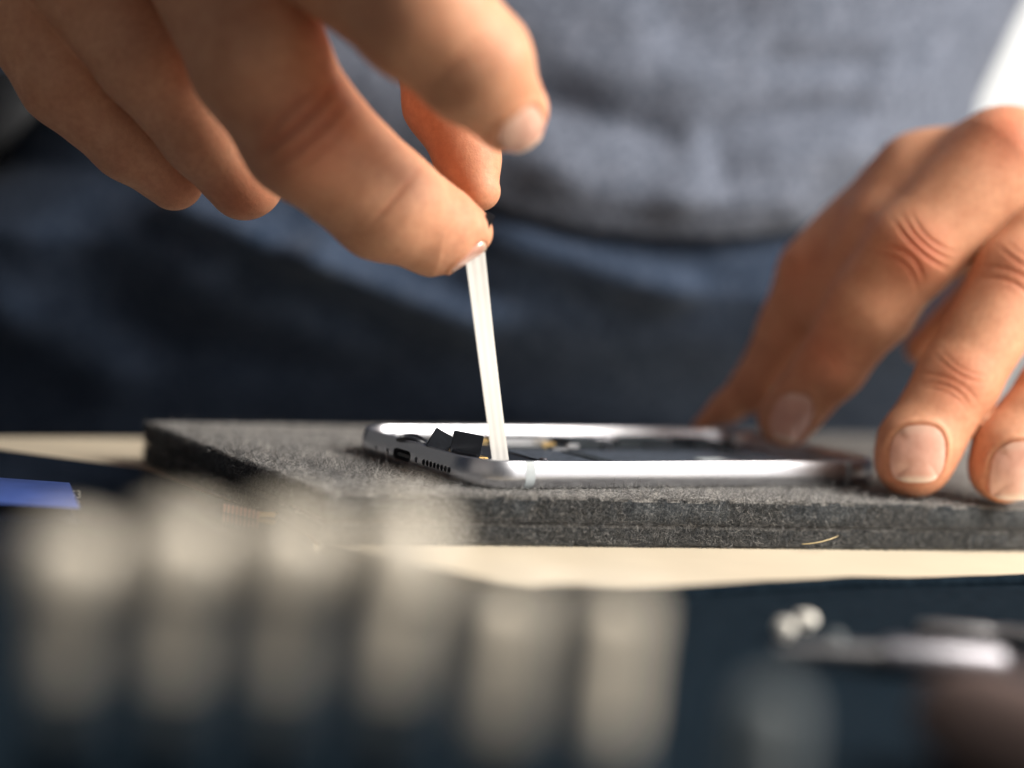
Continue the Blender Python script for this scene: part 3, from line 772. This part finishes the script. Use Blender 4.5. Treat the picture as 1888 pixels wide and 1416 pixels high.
# ------------------------------------------------------------------ dark tool roll in the foreground
pts = [tuple(on_plane(a_, b_, 2, TZ+1)[:2]) for a_, b_ in ((-160, 985), (300, 992), (600, 1018), (780, 1070), (980, 1102), (1240, 1103))]
pts += [(60, -68), (111, -73.5), (124, -73), (136, -76), (60, -240), (20, -330), (-400, -330), (-400, -30)]
roll = empty('tool_roll', (0, -200, TZ), label='dark navy nylon tool roll spread on the table in the foreground', cat='tool roll')
MB().prism(pts, TZ+.05, TZ+1.6).build('fabric_base', MT['grip'], roll)
hem_pts = [np.array([a, b, TZ+2.2]) for a, b in pts[2:10]]
hp = []
for a, b in zip(hem_pts[:-1], hem_pts[1:]): hp += [a+(b-a)*t for t in np.linspace(0, 1, 6, endpoint=False)]
for q in hp: q[2] += wob(q[0], q[1], 0, .05, 1.0)
MB().tube(hp, 1.6, 10).build('stitched_hem', MT['grip'], roll, True)
rows_c = [(P(135+201*k, 1330, 258), k) for k in range(6)]
names = ['leftmost in the row of six upright pale bits', 'second from left in the row of six upright pale bits', 'third from left in the row of six upright pale bits',
         'fourth from left in the row of six upright pale bits', 'fifth from left in the row of six upright pale bits', 'rightmost in the row of six upright pale bits']
hold = empty('bit_holder', P(640, 1500, 205), label='dark block holding the row of upright bits in the foreground', cat='bit holder')
a0 = P(-20, 1380, 205); a1 = P(1290, 1380, 205); ctr = (a0+a1)/2; ax0 = nvec((a1-a0)*[1, 1, 0]); ln = np.linalg.norm(a1-a0)
HT = 0.0
MB().box((ctr[0], ctr[1], (TZ+1.7+HT-6)/2), (ln, 22, HT-6-TZ-1.7), ax=[ax0, np.cross([0, 0, 1], ax0), [0, 0, 1]], bev=1.0).build('block', MT['grip'], hold)
proto = None
for k in range(6):
    px = 135+201*k
    top = P(px, (975, 950, 945, 940, 1075, 1085)[k], 205); base = top.copy(); base[2] = HT-6+.05; h = top[2]-base[2]
    o = empty('screwdriver_bit', base)
    c1, c2 = h*.30, h*.46  # bits fade downwards in two steps, shade put into the part colours
    MB().lathe(base, (0, 0, 1), [(3.2, 0), (3.2, c1-.6), (4.0, c1-.5), (4.0, c1)], 32).build('shaded_foot', MT['grip'], o, True)
    MB().lathe(base, (0, 0, 1), [(3.1, c1+.02), (3.1, c2)], 32).build('half_shaded_band', MT['rubber'], o, True)
    MB().lathe(base, (0, 0, 1), [((3.3, 3.7, 3.2, 3.6, 3.4, 3.3)[k], c2+.02), ((3.4, 3.8, 3.3, 3.7, 3.5, 3.4)[k], h*.74)] + ([(5.0, h*.77), (5.4, h*.80), (5.2, h*.93), (4.0, h*.98), (1.8, h)] if k < 4 else [(3.6, h*.9), (3.4, h*.96), (1.5, h)]), 32).build('shaft', MT['bit'], o, True)
    tag(o, label='blurred cream bit, '+names[k], cat='screwdriver bit', group='upright bits in the foreground')
# tools on the right of the roll
tz = TZ+1.6
t0 = P(1560, 1205, 352); t1 = P(1880, 1222, 346)
t0 = on_plane(1490, 1200, 2, tz+3.2); t1 = on_plane(1835, 1222, 2, tz+3.2); dv = nvec(t1-t0)
tw = empty('metal_tool', t0, label='polished steel tool with bright shaft lying on the tool roll at lower right', cat='tool')
L_ = np.linalg.norm(t1-t0)
MB().lathe(t0, dv, [(2.8, L_*.40), (3.2, L_*.45), (3.2, L_), (2.2, L_+1.5)], 28).build('handle', MT['steel'], tw, True)
MB().lathe(t0-dv*6, dv, [(.8, 0), (1.6, 8), (2.0, 6.2+L_*.40)], 20).build('shaft', MT['dull'], tw, True)
t2 = on_plane(1690, 1155, 2, tz+2.2); t3 = on_plane(1990, 1185, 2, tz+2.2); d2 = nvec(t3-t2)
o = MB().lathe(t2, d2, [(1.0, 0), (1.7, 3), (1.7, 14), (1.3, 15), (1.9, 17), (1.9, np.linalg.norm(t3-t2))], 20).build('steel_rod', MT['dull'], None, True)
tag(o, label='thin dull steel rod behind the bright metal tool at lower right', cat='tool')
t4 = P(1960, 1330, 285); t5 = P(2150, 1420, 262); t4 = on_plane(1720, 1300, 2, tz+9); t5 = on_plane(2050, 1420, 2, tz+9)
hd = nvec(t5-t4)
o = MB().lathe(t4, hd, [(3, 0), (6.5, 2.5), (8.6, 9), (8.8, 30), (7.5, 40)], 28).build('wooden_handle', MT['wood'], None, True)
tag(o, label='brown rounded tool handle cut off by the lower right corner', cat='tool handle')
kn = P(1425, 1300, 212)
kb = kn.copy(); kb[2] = tz+.05
o = MB().lathe(kb, (0, 0, 1), [(3, 0), (3.8, 1), (3.8, kn[2]-kb[2]-2), (3.2, kn[2]-kb[2]+1), (1.2, kn[2]-kb[2]+2)], 32).build('rubber_knob', MT['rubber'], None, True)
tag(o, label='blurred grey round rubber knob right of the row of bits', cat='knob')
for k, (px, py, r_, mt, lb) in enumerate(((1447, 1158, 1.0, 'bit', 'left of two small shiny screws on the tool roll'), (1485, 1143, 1.15, 'bit', 'right and brightest of two small shiny screws on the tool roll'), (1540, 1181, .9, 'rubber', 'small dull grey screw just right of the two shiny screws'))):
    q = on_plane(px, py, 2, tz+2.0); q[2] = tz+.05
    o = MB().lathe(q, (0, 0, 1), [(r_*1.2, 0), (r_*1.2, 1.4), (r_*2.1, 1.5), (r_*2.1, 2.3), (r_*1.6, 3.3), (r_*.5, 3.7)], 20).build('screw', MT['screw_tin'] if mt == 'bit' else MT[mt], None, True)
    tag(o, label=lb, cat='screw', group='screws on the tool roll')
